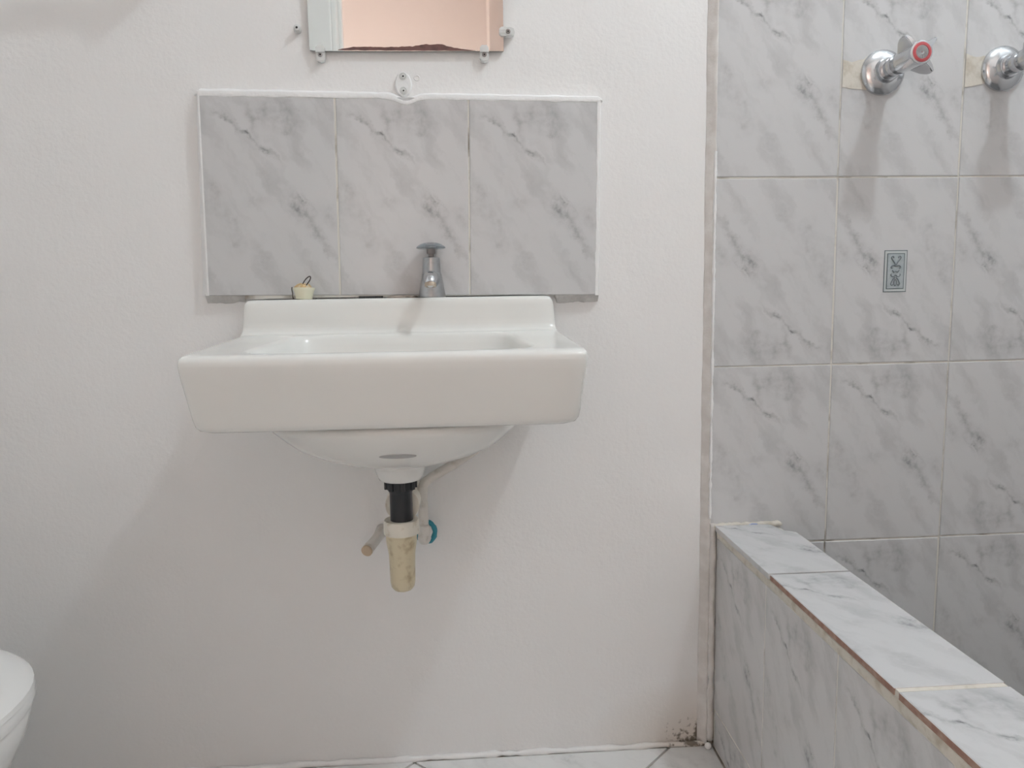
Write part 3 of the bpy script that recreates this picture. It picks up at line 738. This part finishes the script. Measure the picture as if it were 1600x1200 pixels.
# lone screw in a wall plug, left of the mirror
t = thing('wall_screw', 'lone screw sticking out of the wall left of the mirror', 'screw', (-.2375, 0, 1.192))
bm = bmesh.new(); lathe(bm, (-.2375, 0, 1.192), (0, -1, 0), [(.0050, -.001), (.0056, .002), (.0052, .0075), (.0044, .0085), (.001, .0086)], 16)
obj('wall_plug', bm, 'mortar', t, smooth='auto')
screw(t, (-.2375, -.0100, 1.1932), .0046, 'clip')
# oval wall bracket
bc = (-.0815, 0, 1.1130)
t = thing('wall_bracket', 'small white oval bracket with two screws, between mirror and tiles', 'bracket', bc)
ol = [(.0125*math.cos(a)*(1 if abs(math.sin(a)) < .8 else .8), .0185*math.sin(a)) for a in [2*PI*k/36 for k in range(36)]]
bm = bmesh.new(); rings(bm, [[(bc[0]+a*s, y, bc[2]+b*s) for a, b in ol] for y, s in ((.0005, 1.02), (-.0045, 1), (-.0062, .90))])
obj('plate', bm, 'filler', t, smooth='auto')
for dz, r in ((.0112, .0036), (-.0100, .0032)):
    bm = bmesh.new(); lathe(bm, (bc[0], -.0055, bc[2]+dz), (0, -1, 0), [(.0058, -.001), (.0058, .0016), (.0048, .0024), (.0042, .0012), (.0005, .0012)], 18)
    bo = obj('screw_boss', bm, 'clip', t, smooth='auto')
    screw(t, (bc[0], -.0068, bc[2]+dz), r, 'clip')
bm = bmesh.new(); tube(bm, [(-.0610+.0040*math.cos(2*PI*k/18), -.0002, 1.1235+.0036*math.sin(2*PI*k/18)) for k in range(18)], .0011, 8, closed=True)
obj('paint_ring', bm, 'paint', wall_back, smooth=True)

# ------------------------------------------------------------------ shower taps
def shower_tap(c, label, ring, rot):
    x, z = c
    t = thing('shower_tap', label, 'tap', (x, YT, z), group='shower taps')
    D = (0, -1, 0); O = (x, YT, z)
    bm = bmesh.new(); lathe(bm, O, D, [(.0350, -.0005), (.0352, .0030), (.0345, .0052), (.0300, .0085), (.0240, .0112), (.0190, .0125), (.0178, .0150), (.0176, .0215), (.0166, .0225), (.0135, .0225)], 44)
    obj('escutcheon', bm, 'chrome', t, smooth='auto')
    bm = bmesh.new(); lathe(bm, O, D, [(.0144, .010), (.0144, .030), (.0148, .034), (.0148, .046), (.0135, .048), (.009, .048)], 32)
    obj('stem', bm, 'chrome', t, smooth='auto')
    bm = bmesh.new(); lathe(bm, O, D, [(.0090, .043), (.0140, .0445), (.0154, .047), (.0162, .066), (.0166, .084), (.0171, .097), (.0172, .1035), (.0165, .1050), (.0145, .1055), (.002, .1055)], 36)
    hd = obj('handle', bm, 'chrome', t, smooth='auto')
    for k in range(4):
        a = rot+k*PI/2
        u = Vector((math.cos(a), 0, math.sin(a))); v = Vector((-math.sin(a), 0, math.cos(a))); d = Vector(D); o = Vector(O)
        # cross section in (radial, axial); the blade thins outwards
        prof = [(.008, .060, .0052), (.018, .066, .0040), (.0285, .0765, .0028), (.0330, .0845, .0022), (.0345, .0925, .0020), (.0330, .1000, .0022), (.0250, .1030, .0030), (.0120, .1035, .0052)]
        bm = bmesh.new()
        rings(bm, [[o+u*r+d*h+v*(s*th) for r, h, th in prof] for s in (-1, 1)])
        bmesh.ops.bevel(bm, geom=[e for e in bm.edges], offset=.0009, segments=2, affect='EDGES')
        w_ = obj('wing', bm, 'chrome', hd, smooth='auto')
    bm = bmesh.new(); lathe(bm, O, D, [(.0138, .1045), (.0140, .1062), (.0132, .1066), (.0098, .1066), (.0094, .1056), (.001, .1056)], 36)
    o = obj('indicator_ring', bm, ring, hd, smooth='auto')
    bm = bmesh.new(); lathe(bm, O, D, [(.0094, .1050), (.0094, .1062), (.0080, .1064), (.0030, .1060), (.001, .1056)], 30)
    for k in range(18):
        a = 2*PI*k/18; u = Vector((math.cos(a), 0, math.sin(a))); v = Vector((-math.sin(a), 0, math.cos(a)))
        prism(bm, [(.0035, -.0003), (.0086, -.0007), (.0086, .0007), (.0035, .0003)], lambda p, q, tt: Vector(O)+u*p+v*q+Vector(D)*tt, .1058, .1070)
    o = obj('handle_button', bm, 'screw', hd)
    return t
shower_tap(T1, 'chrome cross-handle shower tap with a red ring, fully in view', 'red', .72)
shower_tap(T2, 'chrome shower tap cut off by the right edge of the picture', 'blue', .95)

# ------------------------------------------------------------------ toilet at the left
tt = thing('toilet', 'white toilet with closed lid at the lower left edge', 'toilet', (-.8, -.45, 0))
TY = -.452; TDX, TDZ = -.013, .905
def egg(x0, x1, hw, z, N=64):
    out = []
    xm = x0+(x1-x0)*.42
    for i in range(N):
        a = 2*PI*i/N; c, s = math.cos(a), math.sin(a)
        e = 2/2.25
        xx = math.copysign(abs(c)**e, c); yy = math.copysign(abs(s)**e, s)
        out.append(Vector((TDX+xm+((x1-xm) if xx > 0 else (xm-x0))*xx, TY+hw*yy, z*TDZ)))
    return out
bm = bmesh.new()
rings(bm, [egg(-.96, -.620, .115, 0), egg(-.96, -.615, .120, .012), egg(-.955, -.618, .116, .05), egg(-.95, -.600, .118, .14), egg(-.95, -.562, .130, .20), egg(-.955, -.522, .150, .26), egg(-.96, -.488, .166, .315), egg(-.965, -.470, .175, .355), egg(-.965, -.464, .178, .380), egg(-.965, -.466, .176, .388)])
obj('bowl', bm, 'ceramic_toilet', tt, smooth='auto')
bm = bmesh.new()
rings(bm, [egg(-.93, -.468, .174, .3885), egg(-.935, -.461, .178, .390), egg(-.935, -.459, .180, .398), egg(-.935, -.461, .179, .4045)])
obj('seat', bm, 'ceramic_toilet', tt, smooth='auto')
bm = bmesh.new()
rings(bm, [egg(-.935, -.462, .178, .4050), egg(-.937, -.459, .180, .4065), egg(-.937, -.460, .180, .413), egg(-.935, -.468, .174, .4195), egg(-.925, -.49, .158, .4240), egg(-.90, -.55, .115, .4275), egg(-.86, -.65, .05, .4290)])
obj('lid', bm, 'ceramic_toilet', tt, smooth='auto')
bm = bmesh.new(); box(bm, XL+.004, -.945, TY-.19, TY+.19, .39, .76, .02)
ci = obj('cistern', bm, 'ceramic_toilet', tt, smooth='auto')
bm = bmesh.new(); box(bm, XL+.002, -.935, TY-.20, TY+.20, .7605, .79, .012)
obj('cistern_lid', bm, 'ceramic_toilet', tt, smooth='auto')
bm = bmesh.new(); box(bm, XL+.03, -.90, TY-.10, TY+.10, 0, .3895, .015)
obj('pedestal', bm, 'ceramic_toilet', tt, smooth='auto')

# ------------------------------------------------------------------ towel rail above the picture: its shadow falls in at the upper left
RX, RY, RZ = -.372, -.072, 1.321
tw = thing('towel_rail', 'white towel rail on the wall above the toilet', 'towel rail', (-.68, 0, RZ))
bm = bmesh.new(); tube(bm, [(-.98+(RX+.98)*k/12, RY, RZ) for k in range(13)], .0105, 18)
obj('rail', bm, 'white_wood', tw, smooth='auto')
for x in (-.97, RX-.006):
    bm = bmesh.new(); tube(bm, [(x, 0, RZ), (x, -.006, RZ), (x, -.008, RZ), (x, -.03, RZ), (x, RY-.012, RZ)], [.026, .026, .015, .0125, .0145], 18)
    obj('rail_bracket', bm, 'white_wood', tw, smooth='auto')

# ------------------------------------------------------------------ lamps
def lamp(c, mat, label, r=.042):
    t = thing('ceiling_lamp', label, 'lamp', (c[0], c[1], c[2]-r))
    bm = bmesh.new(); lathe(bm, (c[0], c[1], ZC), (0, 0, -1), [(.05, 0), (.05, .012), (.035, .02), (.03, ZC-c[2]-r+.012), (.005, ZC-c[2]-r+.012)], 28)
    obj('lamp_base', bm, 'lampbase', t, smooth='auto')
    bm = bmesh.new(); bmesh.ops.create_uvsphere(bm, u_segments=24, v_segments=14, radius=r, matrix=Matrix.Translation(c))
    obj('globe', bm, mat, t, smooth=True)
lamp(LAMP, 'globe', 'lit opal globe lamp on the bathroom ceiling by the shower')
t = thing('hall_fill_lamp', 'added warm fill lamp in the hall, out of view', 'lamp', (HALL_FILL[0], HALL_FILL[1], 0))  # unseen lamp, put in to send warm fill through the doorway
bm = bmesh.new(); lathe(bm, (HALL_FILL[0], HALL_FILL[1], -.0024), (0, 0, 1), [(.13, 0), (.13, .015), (.02, .028), (.01, .03)], 30); obj('base', bm, 'lampbase', t, smooth='auto')
bm = bmesh.new(); tube(bm, [(HALL_FILL[0], HALL_FILL[1], .025), (HALL_FILL[0], HALL_FILL[1], HALL_FILL[2]-.085)], .01, 14); obj('pole', bm, 'lampbase', t, smooth='auto')
bm = bmesh.new(); bmesh.ops.create_uvsphere(bm, u_segments=24, v_segments=14, radius=.09, matrix=Matrix.Translation(HALL_FILL)); obj('globe', bm, 'globe_fill', t, smooth=True)
